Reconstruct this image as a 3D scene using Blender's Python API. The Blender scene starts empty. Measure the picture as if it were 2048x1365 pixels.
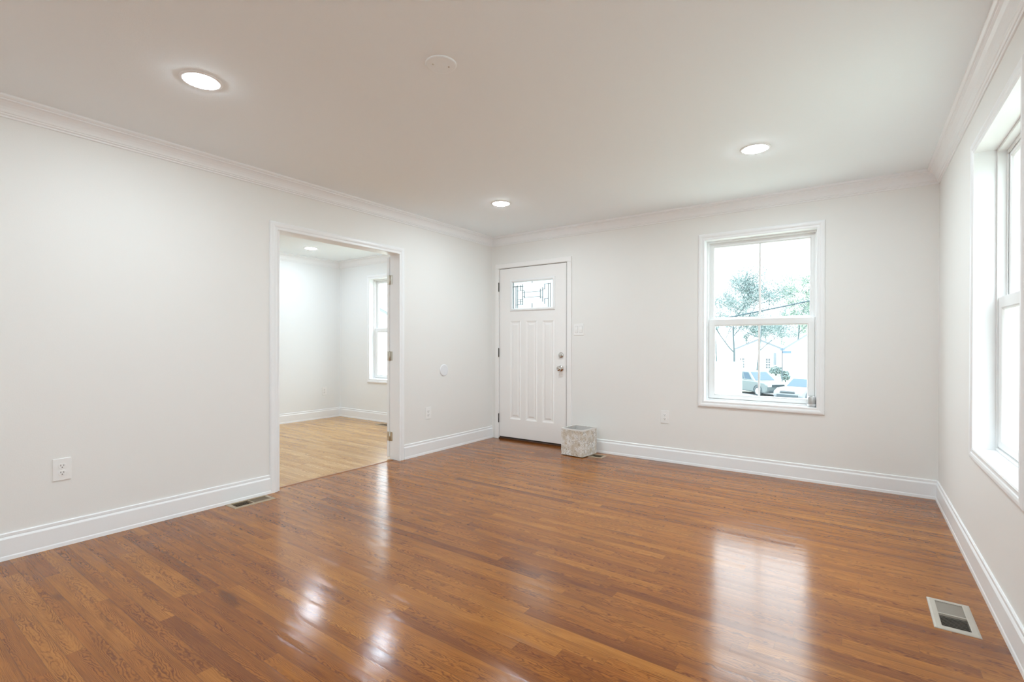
import bpy, bmesh, math, random
from mathutils import Vector, Matrix

scene = bpy.context.scene
COL = scene.collection
PI = math.pi

# ------------------------------------------------------------------ camera, sky, exposure
F_PX, CX, CY = 980.25, 1024.0, 692.82
CAM = Vector((3.6596, -4.7479, 1.1391))
CR = Vector((0.81628512, 0.57764719, 0.00152739))
CU = Vector((-0.00360867, 0.00245536, 0.99999047))
CD = Vector((-0.57763794, 0.81628285, -0.00408881))
cam_data = bpy.data.cameras.new('camera')
cam = bpy.data.objects.new('camera', cam_data)
COL.objects.link(cam)
cam_data.sensor_width = 36.0
cam_data.lens = 36.0 * F_PX / 2048.0
cam_data.shift_y = (CY - 682.5) / 2048.0
cam_data.clip_start = 0.05
cam_data.clip_end = 400
cam.matrix_world = Matrix(((CR.x, CU.x, -CD.x, CAM.x), (CR.y, CU.y, -CD.y, CAM.y),
                           (CR.z, CU.z, -CD.z, CAM.z), (0, 0, 0, 1)))
scene.camera = cam

SKY_STRENGTH = 3.3          # radiance at the horizon; three times that overhead
world = bpy.data.worlds.new('overcast_sky')
scene.world = world
world.use_nodes = True
bg = world.node_tree.nodes['Background']
bg.inputs['Color'].default_value = (0.86, 0.95, 1.0, 1)
wn = world.node_tree.nodes
wl = world.node_tree.links
tcw = wn.new('ShaderNodeTexCoord')
sepw = wn.new('ShaderNodeSeparateXYZ')
wl.new(tcw.outputs['Generated'], sepw.inputs[0])
up_ = wn.new('ShaderNodeMath')
up_.operation = 'MAXIMUM'
wl.new(sepw.outputs['Z'], up_.inputs[0])
up_.inputs[1].default_value = 0.0
grad = wn.new('ShaderNodeMath')          # overcast sky: L = Lh (1 + 2 sin(elevation))
grad.operation = 'MULTIPLY_ADD'
wl.new(up_.outputs[0], grad.inputs[0])
grad.inputs[1].default_value = 2.0 * SKY_STRENGTH
grad.inputs[2].default_value = SKY_STRENGTH
wl.new(grad.outputs[0], bg.inputs['Strength'])

LAMP_COLOR = (0.825, 0.955, 1.03)
LAMP_POWER = 258.0          # radiance of the lit lenses

vs = scene.view_settings
vs.view_transform = 'Standard'
vs.look = 'None'
vs.gamma = 1.0
vs.use_curve_mapping = False
vs.exposure = 0.0
try:
    scene.cycles.use_denoising = True
    scene.cycles.max_bounces = 14
    scene.cycles.diffuse_bounces = 8
    scene.cycles.transparent_max_bounces = 24
    scene.cycles.sample_clamp_indirect = 8.0
except Exception:
    pass


# ------------------------------------------------------------------ helpers: objects
def tag(o, label, cat, group=None, kind=None):
    o['label'] = label
    o['category'] = cat
    if group:
        o['group'] = group
    if kind:
        o['kind'] = kind
    return o


def empty(name, loc=(0, 0, 0), rz=0.0, label=None, cat=None, group=None, kind=None):
    o = bpy.data.objects.new(name, None)
    COL.objects.link(o)
    o.location = loc
    o.rotation_euler = (0, 0, rz)
    o.empty_display_size = 0.05
    if label:
        tag(o, label, cat, group, kind)
    return o


def build(name, bm, mat, parent=None, smooth=False, bevel=0.0, seg=2, label=None):
    bmesh.ops.recalc_face_normals(bm, faces=bm.faces[:])
    me = bpy.data.meshes.new(name)
    bm.to_mesh(me)
    bm.free()
    o = bpy.data.objects.new(name, me)
    COL.objects.link(o)
    for m in (mat if isinstance(mat, (list, tuple)) else [mat]):
        me.materials.append(m)
    if parent:
        o.parent = parent
    if smooth:
        me.polygons.foreach_set('use_smooth', [True] * len(me.polygons))
    if bevel > 0:
        b = o.modifiers.new('bevel', 'BEVEL')
        b.width = bevel
        b.segments = seg
        b.limit_method = 'ANGLE'
        b.angle_limit = math.radians(40)
    if label:
        o['label'] = label
    return o


def copy_tree(o, parent=None):
    c = o.copy()
    COL.objects.link(c)
    if parent:
        c.parent = parent
    for ch in list(o.children):
        copy_tree(ch, c)
    return c


# ------------------------------------------------------------------ helpers: shapes
def box(bm, a, b, M=None):
    x0, y0, z0 = a
    x1, y1, z1 = b
    P = [(x0, y0, z0), (x1, y0, z0), (x1, y1, z0), (x0, y1, z0),
         (x0, y0, z1), (x1, y0, z1), (x1, y1, z1), (x0, y1, z1)]
    v = [bm.verts.new(M @ Vector(p) if M else p) for p in P]
    for f in ((0, 3, 2, 1), (4, 5, 6, 7), (0, 1, 5, 4), (1, 2, 6, 5), (2, 3, 7, 6), (3, 0, 4, 7)):
        bm.faces.new([v[i] for i in f])
    return v


def lathe(bm, prof, seg=32, M=None, cap=True):
    """prof: list of (r, z); axis z, placed by M."""
    rings = []
    for r, z in prof:
        ring = []
        if r < 1e-6:
            p = Vector((0, 0, z))
            ring = [bm.verts.new(M @ p if M else p)]
        else:
            for i in range(seg):
                a = 2 * PI * i / seg
                p = Vector((r * math.cos(a), r * math.sin(a), z))
                ring.append(bm.verts.new(M @ p if M else p))
        rings.append(ring)
    for A, B in zip(rings, rings[1:]):
        if len(A) == 1 and len(B) == 1:
            continue
        for i in range(seg):
            j = (i + 1) % seg
            if len(A) == 1:
                bm.faces.new((A[0], B[i], B[j]))
            elif len(B) == 1:
                bm.faces.new((A[i], B[0], A[j]))
            else:
                bm.faces.new((A[i], B[i], B[j], A[j]))
    if cap:
        for R in (rings[0], rings[-1]):
            if len(R) > 1:
                bm.faces.new(R)


def tube(bm, pts, radii, sides=6):
    rings = []
    n = len(pts)
    for i, p in enumerate(pts):
        p = Vector(p)
        d = Vector(pts[min(i + 1, n - 1)]) - Vector(pts[max(i - 1, 0)])
        d.normalize()
        a = d.orthogonal().normalized()
        b = d.cross(a)
        rings.append([bm.verts.new(p + (a * math.cos(2 * PI * k / sides) + b * math.sin(2 * PI * k / sides)) * radii[i])
                      for k in range(sides)])
    for A, B in zip(rings, rings[1:]):
        # pick the rotation that lines the rings up
        best = min(range(sides), key=lambda s: (A[0].co - B[s].co).length)
        for k in range(sides):
            j = (k + 1) % sides
            bm.faces.new((A[k], A[j], B[(j + best) % sides], B[(k + best) % sides]))
    bm.faces.new(rings[0])
    bm.faces.new(rings[-1])


def sweep(bm, path, closed, prof, mapper, cap=True):
    """Mitred sweep. path in 2D; prof = [(offset to the left of the path, height)]; mapper(u, v, h) -> 3D."""
    n = len(path)
    P = [Vector((p[0], p[1])) for p in path]

    def nrm(a, b):
        d = (b - a).normalized()
        return Vector((-d.y, d.x))
    cols = []
    for i in range(n):
        if closed or 0 < i < n - 1:
            n1 = nrm(P[i - 1], P[i])
            n2 = nrm(P[i], P[(i + 1) % n])
            m = (n1 + n2) / (1 + n1.dot(n2))
        elif i == 0:
            m = nrm(P[0], P[1])
        else:
            m = nrm(P[-2], P[-1])
        cols.append([bm.verts.new(mapper(P[i].x + m.x * o, P[i].y + m.y * o, h)) for o, h in prof])
    for i in range(n if closed else n - 1):
        A, B = cols[i], cols[(i + 1) % n]
        for k in range(len(prof) - 1):
            bm.faces.new((A[k], A[k + 1], B[k + 1], B[k]))
    if not closed and cap:
        bm.faces.new(cols[0])
        bm.faces.new(cols[-1])


def plate(bm, u0, u1, v0, v1, holes, w0, w1, mapper, backs=True):
    """Slab with rectangular through-holes: faces at w0 and w1, reveals and rims. mapper(u, v, w)."""
    us = sorted({u0, u1, *[h[0] for h in holes], *[h[1] for h in holes]})
    vsn = sorted({v0, v1, *[h[2] for h in holes], *[h[3] for h in holes]})
    us = [u for u in us if u0 <= u <= u1]
    vsn = [v for v in vsn if v0 <= v <= v1]
    cache = {}

    def V(u, v, w):
        k = (round(u, 5), round(v, 5), w)
        if k not in cache:
            cache[k] = bm.verts.new(mapper(u, v, w))
        return cache[k]

    def solid(i, j):
        if not (0 <= i < len(us) - 1 and 0 <= j < len(vsn) - 1):
            return False
        cu, cv = (us[i] + us[i + 1]) / 2, (vsn[j] + vsn[j + 1]) / 2
        return not any(h[0] < cu < h[1] and h[2] < cv < h[3] for h in holes)
    for i in range(len(us) - 1):
        for j in range(len(vsn) - 1):
            if not solid(i, j):
                continue
            a, b, c, d = us[i], us[i + 1], vsn[j], vsn[j + 1]
            for w in (w0, w1):
                bm.faces.new((V(a, c, w), V(b, c, w), V(b, d, w), V(a, d, w)))
            for (ii, jj, e) in ((i - 1, j, ((a, c), (a, d))), (i + 1, j, ((b, c), (b, d))),
                                (i, j - 1, ((a, c), (b, c))), (i, j + 1, ((a, d), (b, d)))):
                if not solid(ii, jj):
                    (p, q) = e
                    bm.faces.new((V(*p, w0), V(*q, w0), V(*q, w1), V(*p, w1)))


# ------------------------------------------------------------------ helpers: materials
class NT:
    def __init__(self, name):
        self.m = bpy.data.materials.new(name)
        self.m.use_nodes = True
        self.t = self.m.node_tree
        self.t.nodes.clear()
        self.out = self.n('ShaderNodeOutputMaterial')

    def n(self, kind, **props):
        nd = self.t.nodes.new(kind)
        for k, v in props.items():
            setattr(nd, k, v)
        return nd

    def link(self, a, b):
        self.t.links.new(a, b)

    def put(self, sock, v):
        if isinstance(v, bpy.types.NodeSocket):
            self.link(v, sock)
        elif v is not None:
            sock.default_value = v

    def math(self, op, a, b=None, c=None, clamp=False):
        nd = self.n('ShaderNodeMath', operation=op, use_clamp=clamp)
        self.put(nd.inputs[0], a)
        self.put(nd.inputs[1], b)
        self.put(nd.inputs[2], c)
        return nd.outputs[0]

    def xyz(self, x, y, z=0.0):
        nd = self.n('ShaderNodeCombineXYZ')
        for s, v in zip(nd.inputs, (x, y, z)):
            self.put(s, v)
        return nd.outputs[0]

    def noise(self, vec, scale=1.0, detail=2.0, rough=0.5):
        nd = self.n('ShaderNodeTexNoise')
        self.put(nd.inputs['Vector'], vec)
        nd.inputs['Scale'].default_value = scale
        nd.inputs['Detail'].default_value = detail
        nd.inputs['Roughness'].default_value = rough
        return nd.outputs['Fac']

    def white(self, vec):
        nd = self.n('ShaderNodeTexWhiteNoise', noise_dimensions='3D')
        self.put(nd.inputs['Vector'], vec)
        return nd

    def mix(self, fac, a, b, blend='MIX'):
        nd = self.n('ShaderNodeMix', data_type='RGBA', blend_type=blend)
        self.put(nd.inputs['Factor'], fac)
        self.put(nd.inputs[6], a if isinstance(a, bpy.types.NodeSocket) else (*a[:3], 1))
        self.put(nd.inputs[7], b if isinstance(b, bpy.types.NodeSocket) else (*b[:3], 1))
        return nd.outputs[2]

    def ramp(self, fac, stops):
        nd = self.n('ShaderNodeValToRGB')
        cr = nd.color_ramp
        while len(cr.elements) < len(stops):
            cr.elements.new(0.5)
        for e, (p, c) in zip(cr.elements, stops):
            e.position = p
            e.color = (*c[:3], 1)
        self.put(nd.inputs[0], fac)
        return nd.outputs[0]

    def maprange(self, v, a, b, c=0.0, d=1.0):
        nd = self.n('ShaderNodeMapRange', clamp=True)
        self.put(nd.inputs[0], v)
        for i, q in enumerate((a, b, c, d)):
            nd.inputs[i + 1].default_value = q
        return nd.outputs[0]

    def bump(self, h, strength=0.1, dist=0.01):
        nd = self.n('ShaderNodeBump')
        nd.inputs['Strength'].default_value = strength
        nd.inputs['Distance'].default_value = dist
        self.put(nd.inputs['Height'], h)
        return nd.outputs[0]

    def principled(self, color, rough=0.5, metal=0.0, spec=0.5, normal=None, coat=0.0, coat_rough=0.1):
        p = self.n('ShaderNodeBsdfPrincipled')
        self.put(p.inputs['Base Color'], color if isinstance(color, bpy.types.NodeSocket) else (*color[:3], 1))
        self.put(p.inputs['Roughness'], rough)
        p.inputs['Metallic'].default_value = metal
        p.inputs['Specular IOR Level'].default_value = spec
        p.inputs['Coat Weight'].default_value = coat
        p.inputs['Coat Roughness'].default_value = coat_rough
        if normal:
            self.link(normal, p.inputs['Normal'])
        self.link(p.outputs[0], self.out.inputs[0])
        return p


def obj_coord(nt):
    return nt.n('ShaderNodeTexCoord').outputs['Object']


def paint(name, color, rough=0.5, grain=0.02, scale=90, spec=0.4, var=0.0):
    nt = NT(name)
    co = obj_coord(nt)
    nz = nt.noise(co, scale, 3)
    c = color
    if var:
        c = nt.mix(nt.noise(co, 1.1, 3), [q * (1 - var) for q in color], [min(1, q * (1 + var)) for q in color])
    nt.principled(c, rough, spec=spec, normal=nt.bump(nz, grain, 0.01))
    return nt.m


def simple(name, color, rough=0.5, metal=0.0, spec=0.5, noise_scale=40.0, var=0.06):
    nt = NT(name)
    co = obj_coord(nt)
    c = nt.mix(nt.noise(co, noise_scale, 3), [q * (1 - var) for q in color], [min(1.0, q * (1 + var)) for q in color])
    nt.principled(c, rough, metal, spec)
    return nt.m


def glass_mat(name, tint=(1, 1, 1), ior=1.45):
    nt = NT(name)
    # reflection only where a ray enters the sheet
    tr = nt.n('ShaderNodeBsdfTransparent')
    tr.inputs[0].default_value = (*tint, 1)
    gl = nt.n('ShaderNodeBsdfGlossy')
    gl.inputs['Roughness'].default_value = 0.02
    fr = nt.n('ShaderNodeFresnel')
    fr.inputs[0].default_value = ior
    mx = nt.n('ShaderNodeMixShader')
    gm = nt.n('ShaderNodeNewGeometry')
    nt.link(nt.math('MULTIPLY', fr.outputs[0], nt.math('SUBTRACT', 1.0, gm.outputs['Backfacing'])), mx.inputs[0])
    nt.link(tr.outputs[0], mx.inputs[1])
    nt.link(gl.outputs[0], mx.inputs[2])
    nt.link(mx.outputs[0], nt.out.inputs[0])
    return nt.m


def emit_mat(name, color, strength):
    nt = NT(name)
    e = nt.n('ShaderNodeEmission')
    e.inputs[0].default_value = (*color, 1)
    e.inputs[1].default_value = strength
    nt.link(e.outputs[0], nt.out.inputs[0])
    return nt.m


def oak_floor(name, tones, gap, rough, dark_stain, knots=True, board=0.0572, coat=0.0, spec=0.5):
    """Strip oak laid along x: random board tones, cathedral grain, pores, seams."""
    nt = NT(name)
    sep = nt.n('ShaderNodeSeparateXYZ')
    nt.link(obj_coord(nt), sep.inputs[0])
    x, y = sep.outputs[0], sep.outputs[1]
    yr = nt.math('DIVIDE', y, board)
    row = nt.math('FLOOR', yr)
    fy = nt.math('FRACT', yr)
    wr = nt.white(nt.xyz(row, 3.7, 1.3))
    length = nt.math('MULTIPLY_ADD', wr.outputs['Value'], 0.75, 0.55)
    sepr = nt.n('ShaderNodeSeparateColor')
    nt.link(wr.outputs['Color'], sepr.inputs[0])
    xs = nt.math('ADD', nt.math('DIVIDE', x, length), nt.math('MULTIPLY', sepr.outputs[1], 17.0))
    colm = nt.math('FLOOR', xs)
    fx = nt.math('MULTIPLY', nt.math('FRACT', xs), length)
    wb = nt.white(nt.xyz(row, colm, 7.1))
    sb = nt.n('ShaderNodeSeparateColor')
    nt.link(wb.outputs['Color'], sb.inputs[0])
    r1, r2, r3 = sb.outputs[0], sb.outputs[1], sb.outputs[2]
    tone = nt.ramp(wb.outputs['Value'], tones)
    # blotchy variation along the boards
    gx = nt.math('ADD', x, nt.math('MULTIPLY', r1, 31.0))
    blot = nt.noise(nt.xyz(nt.math('MULTIPLY', gx, 3.0), nt.math('MULTIPLY', y, 16.0), r2), 1.0, 3)
    # cathedral figure
    gy = nt.math('ADD', nt.math('SUBTRACT', fy, 0.5), nt.math('MULTIPLY', nt.math('SUBTRACT', r2, 0.5), 1.5))
    wob = nt.noise(nt.xyz(nt.math('MULTIPLY', gx, 9.0), nt.math('MULTIPLY', gy, 1.6), r3), 1.0, 3, 0.55)
    slope = nt.math('MULTIPLY', nt.math('SUBTRACT', r3, 0.5), 34.0)
    v = nt.math('ADD', nt.math('MULTIPLY', nt.math('MULTIPLY', gy, gy), 13.0), nt.math('MULTIPLY', gx, slope))
    v = nt.math('ADD', v, nt.math('MULTIPLY', wob, 6.0))
    saw = nt.math('FRACT', v)
    ring = nt.maprange(nt.math('ABSOLUTE', nt.math('SUBTRACT', saw, 0.5)), 0.18, 0.5)
    fade = nt.maprange(nt.noise(nt.xyz(nt.math('MULTIPLY', gx, 4.0), nt.math('MULTIPLY', gy, 2.0), 4.4), 1.0, 2), 0.28, 0.58, 0.12, 1.0)
    pore = nt.noise(nt.xyz(nt.math('MULTIPLY', gx, 14.0), nt.math('MULTIPLY', y, 520.0), r1), 1.0, 3, 0.6)
    pore = nt.maprange(pore, 0.52, 0.72)
    fine = nt.noise(nt.xyz(nt.math('MULTIPLY', gx, 5.0), nt.math('MULTIPLY', y, 190.0), r2), 1.0, 3, 0.6)
    c = nt.mix(nt.maprange(blot, 0.35, 0.75, 0.0, 0.75), tone, nt.mix(1.0, tone, dark_stain, 'MULTIPLY'))
    c = nt.mix(nt.maprange(fine, 0.32, 0.68, 0.0, 0.65), c, nt.mix(1.0, c, (0.62, 0.55, 0.48), 'MULTIPLY'))
    c = nt.mix(nt.math('MULTIPLY', nt.math('MULTIPLY', ring, fade), 1.0), c, nt.mix(1.0, c, (0.46, 0.36, 0.30), 'MULTIPLY'))
    c = nt.mix(nt.math('MULTIPLY', pore, 0.35), c, nt.mix(1.0, c, (0.5, 0.42, 0.36), 'MULTIPLY'))
    if knots:
        kn = nt.noise(nt.xyz(nt.math('MULTIPLY', gx, 2.3), nt.math('MULTIPLY', y, 11.0), r3), 1.0, 1)
        c = nt.mix(nt.maprange(kn, 0.72, 0.80, 0.0, 0.6), c, nt.mix(1.0, c, (0.35, 0.28, 0.25), 'MULTIPLY'))
    edge = nt.math('MINIMUM', fy, nt.math('SUBTRACT', 1.0, fy))
    seam = nt.math('SUBTRACT', 1.0, nt.maprange(edge, 0.006, 0.028))
    butt = nt.math('SUBTRACT', 1.0, nt.maprange(fx, 0.0006, 0.0022))
    line = nt.math('MAXIMUM', seam, butt)
    c = nt.mix(nt.math('MULTIPLY', line, 0.42), c, gap)
    # each board is a touch cupped and sits at its own tilt
    tilt = nt.math('MULTIPLY', nt.math('SUBTRACT', fy, 0.5), nt.math('SUBTRACT', r1, 0.5))
    tilt = nt.math('MULTIPLY', tilt, nt.maprange(edge, 0.0, 0.25))       # eases out towards the seams
    cup = nt.math('ADD', nt.math('MULTIPLY', nt.math('MULTIPLY', edge, edge), 0.35), nt.math('MULTIPLY', tilt, 0.5))
    undul = nt.noise(nt.xyz(nt.math('MULTIPLY', x, 2.2), nt.math('MULTIPLY', y, 7.0), 0.0), 1.0, 2)
    h = nt.math('ADD', nt.math('MULTIPLY', cup, 0.5), nt.math('MULTIPLY', undul, 1.0))
    h = nt.math('SUBTRACT', h, nt.math('MULTIPLY', line, 0.02))
    h = nt.math('ADD', h, nt.math('ADD', nt.math('MULTIPLY', fine, 0.07), nt.math('MULTIPLY', nt.math('MULTIPLY', ring, fade), -0.05)))
    rg = nt.math('ADD', rough, nt.math('MULTIPLY', nt.noise(nt.xyz(nt.math('MULTIPLY', x, 1.5), nt.math('MULTIPLY', y, 6.0), 0), 1.0, 3), 0.10))
    nt.principled(c, rg, spec=spec, normal=nt.bump(h, 0.22, 0.004), coat=coat, coat_rough=0.12)
    return nt.m


M = {}
M['wall'] = paint('wall_paint_warm_white', (0.86, 0.855, 0.835), 0.55, 0.03, 160)
M['wall_cool'] = paint('wall_paint_clean_white', (0.87, 0.885, 0.885), 0.55, 0.03, 160)
M['ceiling'] = paint('ceiling_flat_paint', (0.91, 0.96, 0.985), 0.8, 0.05, 220, spec=0.2)
M['trim'] = paint('white_semigloss_trim', (0.915, 0.928, 0.94), 0.32, 0.01, 60)
M['door'] = paint('white_door_paint', (0.93, 0.92, 0.91), 0.35, 0.015, 70)
M['vinyl'] = paint('white_vinyl', (0.86, 0.87, 0.87), 0.3, 0.005, 40)
M['shadowgap'] = simple('dark_gap', (0.05, 0.04, 0.035), 0.8)
M['glass'] = glass_mat('window_glass', (0.98, 1.0, 1.0))
M['lite_glass'] = glass_mat('door_lite_glass', (0.62, 0.66, 0.67))
M['came'] = simple('lead_came', (0.26, 0.29, 0.30), 0.45, 0.3)
M['floor'] = oak_floor('red_brown_oak_strip', [(0.0, (0.28, 0.088, 0.014)), (0.10, (0.36, 0.120, 0.017)), (0.5, (0.42, 0.150, 0.021)),
                                               (0.85, (0.47, 0.178, 0.026)), (1.0, (0.53, 0.212, 0.034))], (0.07, 0.025, 0.010), 0.105, (0.66, 0.60, 0.56), spec=0.42)
M['floor_far'] = oak_floor('pale_oak_strip', [(0.0, (0.60, 0.33, 0.115)), (0.5, (0.71, 0.42, 0.155)), (1.0, (0.80, 0.51, 0.21))],
                           (0.30, 0.17, 0.08), 0.17, (0.80, 0.74, 0.66), knots=False)
M['reducer'] = simple('walnut_brown_reducer', (0.30, 0.13, 0.05), 0.35)
M['chrome'] = simple('polished_nickel', (0.62, 0.60, 0.58), 0.16, 1.0, var=0.02)
M['nickel'] = simple('satin_nickel', (0.60, 0.56, 0.49), 0.34, 1.0, var=0.03)
M['bronze'] = simple('dark_bronze_hinge', (0.035, 0.028, 0.022), 0.45, 0.5)
M['plastic'] = simple('white_plastic', (0.91, 0.91, 0.90), 0.35, var=0.01)
M['plastic_cool'] = simple('cool_white_plastic', (0.82, 0.84, 0.87), 0.4, var=0.01)
M['slot'] = simple('outlet_slot', (0.16, 0.15, 0.14), 0.6)
M['regmetal'] = simple('taupe_register_metal', (0.50, 0.46, 0.40), 0.38, 0.25)
M['regbrown'] = simple('tan_register_metal', (0.42, 0.33, 0.23), 0.42, 0.25)
M['plastic_shade'] = simple('grey_rocker_gap_shade', (0.55, 0.54, 0.53), 0.5)  # colour stands in for the shade in the gap around each rocker
M['louver'] = simple('taupe_louvers_shaded', (0.30, 0.265, 0.225), 0.45, 0.2)  # frame metal darkened: the shade on the slats is put into the colour
M['louver_tan_shaded'] = simple('tan_louvers_shaded', (0.22, 0.165, 0.11), 0.45, 0.2)  # tan register slats, likewise with their shade in the colour
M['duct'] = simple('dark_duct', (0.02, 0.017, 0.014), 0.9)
M['lens'] = emit_mat('lit_lamp_lens', LAMP_COLOR, LAMP_POWER)
M['lens_far'] = emit_mat('lit_lamp_lens_cool', (0.80, 0.925, 1.05), LAMP_POWER * 0.62)

# ------------------------------------------------------------------ room shell
W, H = 4.139, 2.425
YB = -7.2                   # wall behind the camera
T = 0.17                    # outside wall thickness
TI = 0.115                  # inside wall thickness
FX0, FYB = -3.03, -4.2      # adjoining room
# openings
DOOR = (0.098, 1.056, 0.0, 2.056)
WIN = (2.490, 3.377, 0.617, 2.103)
OPN = (-2.711, -1.487, 0.0, 2.015)
RW = (-2.277, -1.390)       # right wall window
RW2 = (-6.45, -5.563)       # unseen right wall window, added behind the camera for daylight
FW = (-2.300, -1.413)       # front window of the adjoining room


def structure(name, bm, mat, label, cat, **kw):
    return tag(build(name, bm, mat, **kw), label, cat, kind='structure')


bm = bmesh.new()
plate(bm, -0.06, W + T, 0, H, [DOOR, WIN], 0.0, T, lambda u, v, w: (u, w, v))
structure('wall_back', bm, M['wall'], 'off-white back wall holding the front door and a window', 'wall')
bm = bmesh.new()
plate(bm, FX0 - T, -0.06, 0, H, [(FW[0], FW[1], 0.617, 2.103)], 0.0, T, lambda u, v, w: (u, w, v))
structure('wall_adjoining_front', bm, M['wall_cool'], 'white window wall seen through the wide doorway', 'wall')
bm = bmesh.new()
plate(bm, YB, 0, 0, H, [OPN], -TI, 0.0, lambda u, v, w: (w, u, v))
structure('wall_left', bm, M['wall'], 'long off-white left wall with a wide doorway into the next room', 'wall')
bm = bmesh.new()
plate(bm, YB, 0, 0, H, [(RW[0], RW[1], 0.617, 2.103), (RW2[0], RW2[1], 0.617, 2.103)], W, W + T, lambda u, v, w: (w, u, v))
structure('wall_right', bm, M['wall'], 'off-white right wall with a deep white window', 'wall')
bm = bmesh.new()
plate(bm, -0.115, W + T, 0, H, [], YB - T, YB, lambda u, v, w: (u, w, v))
structure('wall_rear', bm, M['wall'], 'off-white wall at the rear end of the room', 'wall')
bm = bmesh.new()
plate(bm, FYB, 0, 0, H, [], FX0 - T, FX0, lambda u, v, w: (w, u, v))
structure('wall_adjoining_left', bm, M['wall_cool'], 'white side wall of the next room with an outlet', 'wall')
bm = bmesh.new()
plate(bm, FX0 - T, -TI, 0, H, [], FYB - T, FYB, lambda u, v, w: (u, w, v))
structure('wall_adjoining_rear', bm, M['wall_cool'], 'white rear wall of the next room', 'wall')
bm = bmesh.new()
plate(bm, -0.06, W + T, YB - T, T, [], H, H + 0.15, lambda u, v, w: (u, v, w))
structure('ceiling', bm, M['ceiling'], 'flat greige-white ceiling of the main room', 'ceiling')
bm = bmesh.new()
plate(bm, FX0 - T, -0.06, FYB - T, T, [], H, H + 0.15, lambda u, v, w: (u, v, w))
structure('ceiling_adjoining', bm, M['ceiling'], 'white ceiling of the next room', 'ceiling')

# floor registers: (x, y, long axis turn) ; the floor is cut out under each
REG_W, REG_L = 0.106, 0.254
REGS = {'right': (3.983, -2.010, 0), 'left': (0.092, -2.956, 0), 'box': (1.427, -0.182, 1), 'far': (-1.755, -0.165, 1)}


def reg_hole(k):
    x, y, t = REGS[k]
    a, b = (REG_L, REG_W) if t else (REG_W, REG_L)
    return (x - a / 2, x + a / 2, y - b / 2, y + b / 2)


bm = bmesh.new()
plate(bm, -0.066, W + T, YB - T, T, [reg_hole(k) for k in ('right', 'left', 'box')], -0.12, 0.0, lambda u, v, w: (u, v, w))
structure('floor', bm, M['floor'], 'glossy red-brown oak strip floor of the main room', 'floor')
bm = bmesh.new()
plate(bm, FX0 - T, -0.086, FYB - T, T, [reg_hole('far')], -0.12, 0.0, lambda u, v, w: (u, v, w))
structure('floor_adjoining', bm, M['floor_far'], 'pale honey oak strip floor of the next room', 'floor')
bm = bmesh.new()
sweep(bm, [(OPN[0] + 0.019, 0), (OPN[1] - 0.019, 0)], False,
      [(-0.004, -0.01), (-0.004, 0.0005), (0.000, 0.004), (0.010, 0.006), (0.019, 0.004), (0.022, 0.0005), (0.022, -0.01)],
      lambda u, v, h: (-0.066 - v, u, h))
thr = structure('trim_1', bm, M['reducer'], 'thin brown floor strip where the two oak floors meet', 'threshold strip')
bm = bmesh.new()
box(bm, (-0.0695, OPN[0] + 0.001, -0.01), (-0.0645, OPN[1] - 0.001, 0.0012))
build('gap', bm, M['shadowgap'], thr)

# crown moulding
CROWN = [(0.0, -0.102), (0.006, -0.102), (0.0085, -0.098), (0.0085, -0.092), (0.013, -0.090), (0.0165, -0.086), (0.0165, -0.081),
         (0.021, -0.078), (0.0245, -0.066), (0.031, -0.052), (0.040, -0.040), (0.051, -0.030), (0.060, -0.026), (0.060, -0.019),
         (0.067, -0.017), (0.072, -0.013), (0.075, -0.011), (0.075, 0.0)]
bm = bmesh.new()
sweep(bm, [(0, YB), (W, YB), (W, 0), (0, 0)], True, CROWN, lambda u, v, h: (u, v, H + h))
structure('trim_2', bm, M['trim'], 'white crown moulding around the main room ceiling', 'crown moulding')
bm = bmesh.new()
sweep(bm, [(FX0, FYB), (-TI, FYB), (-TI, 0), (FX0, 0)], True, CROWN, lambda u, v, h: (u, v, H + h))
structure('trim_3', bm, M['trim'], 'white crown moulding in the next room', 'crown moulding')

# baseboards (profile: offset from wall, height)
BASE = [(0.0, 0.141), (0.0055, 0.141), (0.0085, 0.137), (0.0085, 0.124), (0.0065, 0.122), (0.0105, 0.116), (0.0135, 0.110),
        (0.0135, 0.024), (0.016, 0.018), (0.0175, 0.0), (0.0, 0.0)]


def baseboard(name, path, label):
    b = bmesh.new()
    sweep(b, path, False, BASE, lambda u, v, h: (u, v, h))
    structure(name, b, M['trim'], label, 'baseboard')


CAS_L, CAS_R = -2.7605, -1.4255    # outer edges of the doorway casing
baseboard('baseboard_back', [(W, 0), (1.101, 0)], 'white baseboard along the back wall under the window')
baseboard('baseboard_left', [(0, CAS_L), (0, YB)], 'white baseboard on the left wall below the near outlet')
baseboard('baseboard_left.001', [(0, 0), (0, CAS_R)], 'short white baseboard between the doorway and the front door corner')
baseboard('baseboard_right', [(W, YB), (W, 0)], 'white baseboard along the right wall')
baseboard('baseboard_rear', [(0, YB), (W, YB)], 'white baseboard on the rear wall')
baseboard('baseboard_adjoining', [(-TI, 0), (FX0, 0), (FX0, FYB), (-TI, FYB)], 'white baseboard around the next room')

# casing profile: offset outward from the opening, height off the wall
CASING = [(0.0, 0.0), (0.0, 0.011), (0.004, 0.0135), (0.012, 0.0125), (0.020, 0.0125), (0.024, 0.016), (0.034, 0.0185), (0.046, 0.018),
          (0.0535, 0.014), (0.0565, 0.010), (0.0565, 0.0)]


def casing_scaled(w):
    return [(o * w / 0.0565, h) for o, h in CASING]


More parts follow.
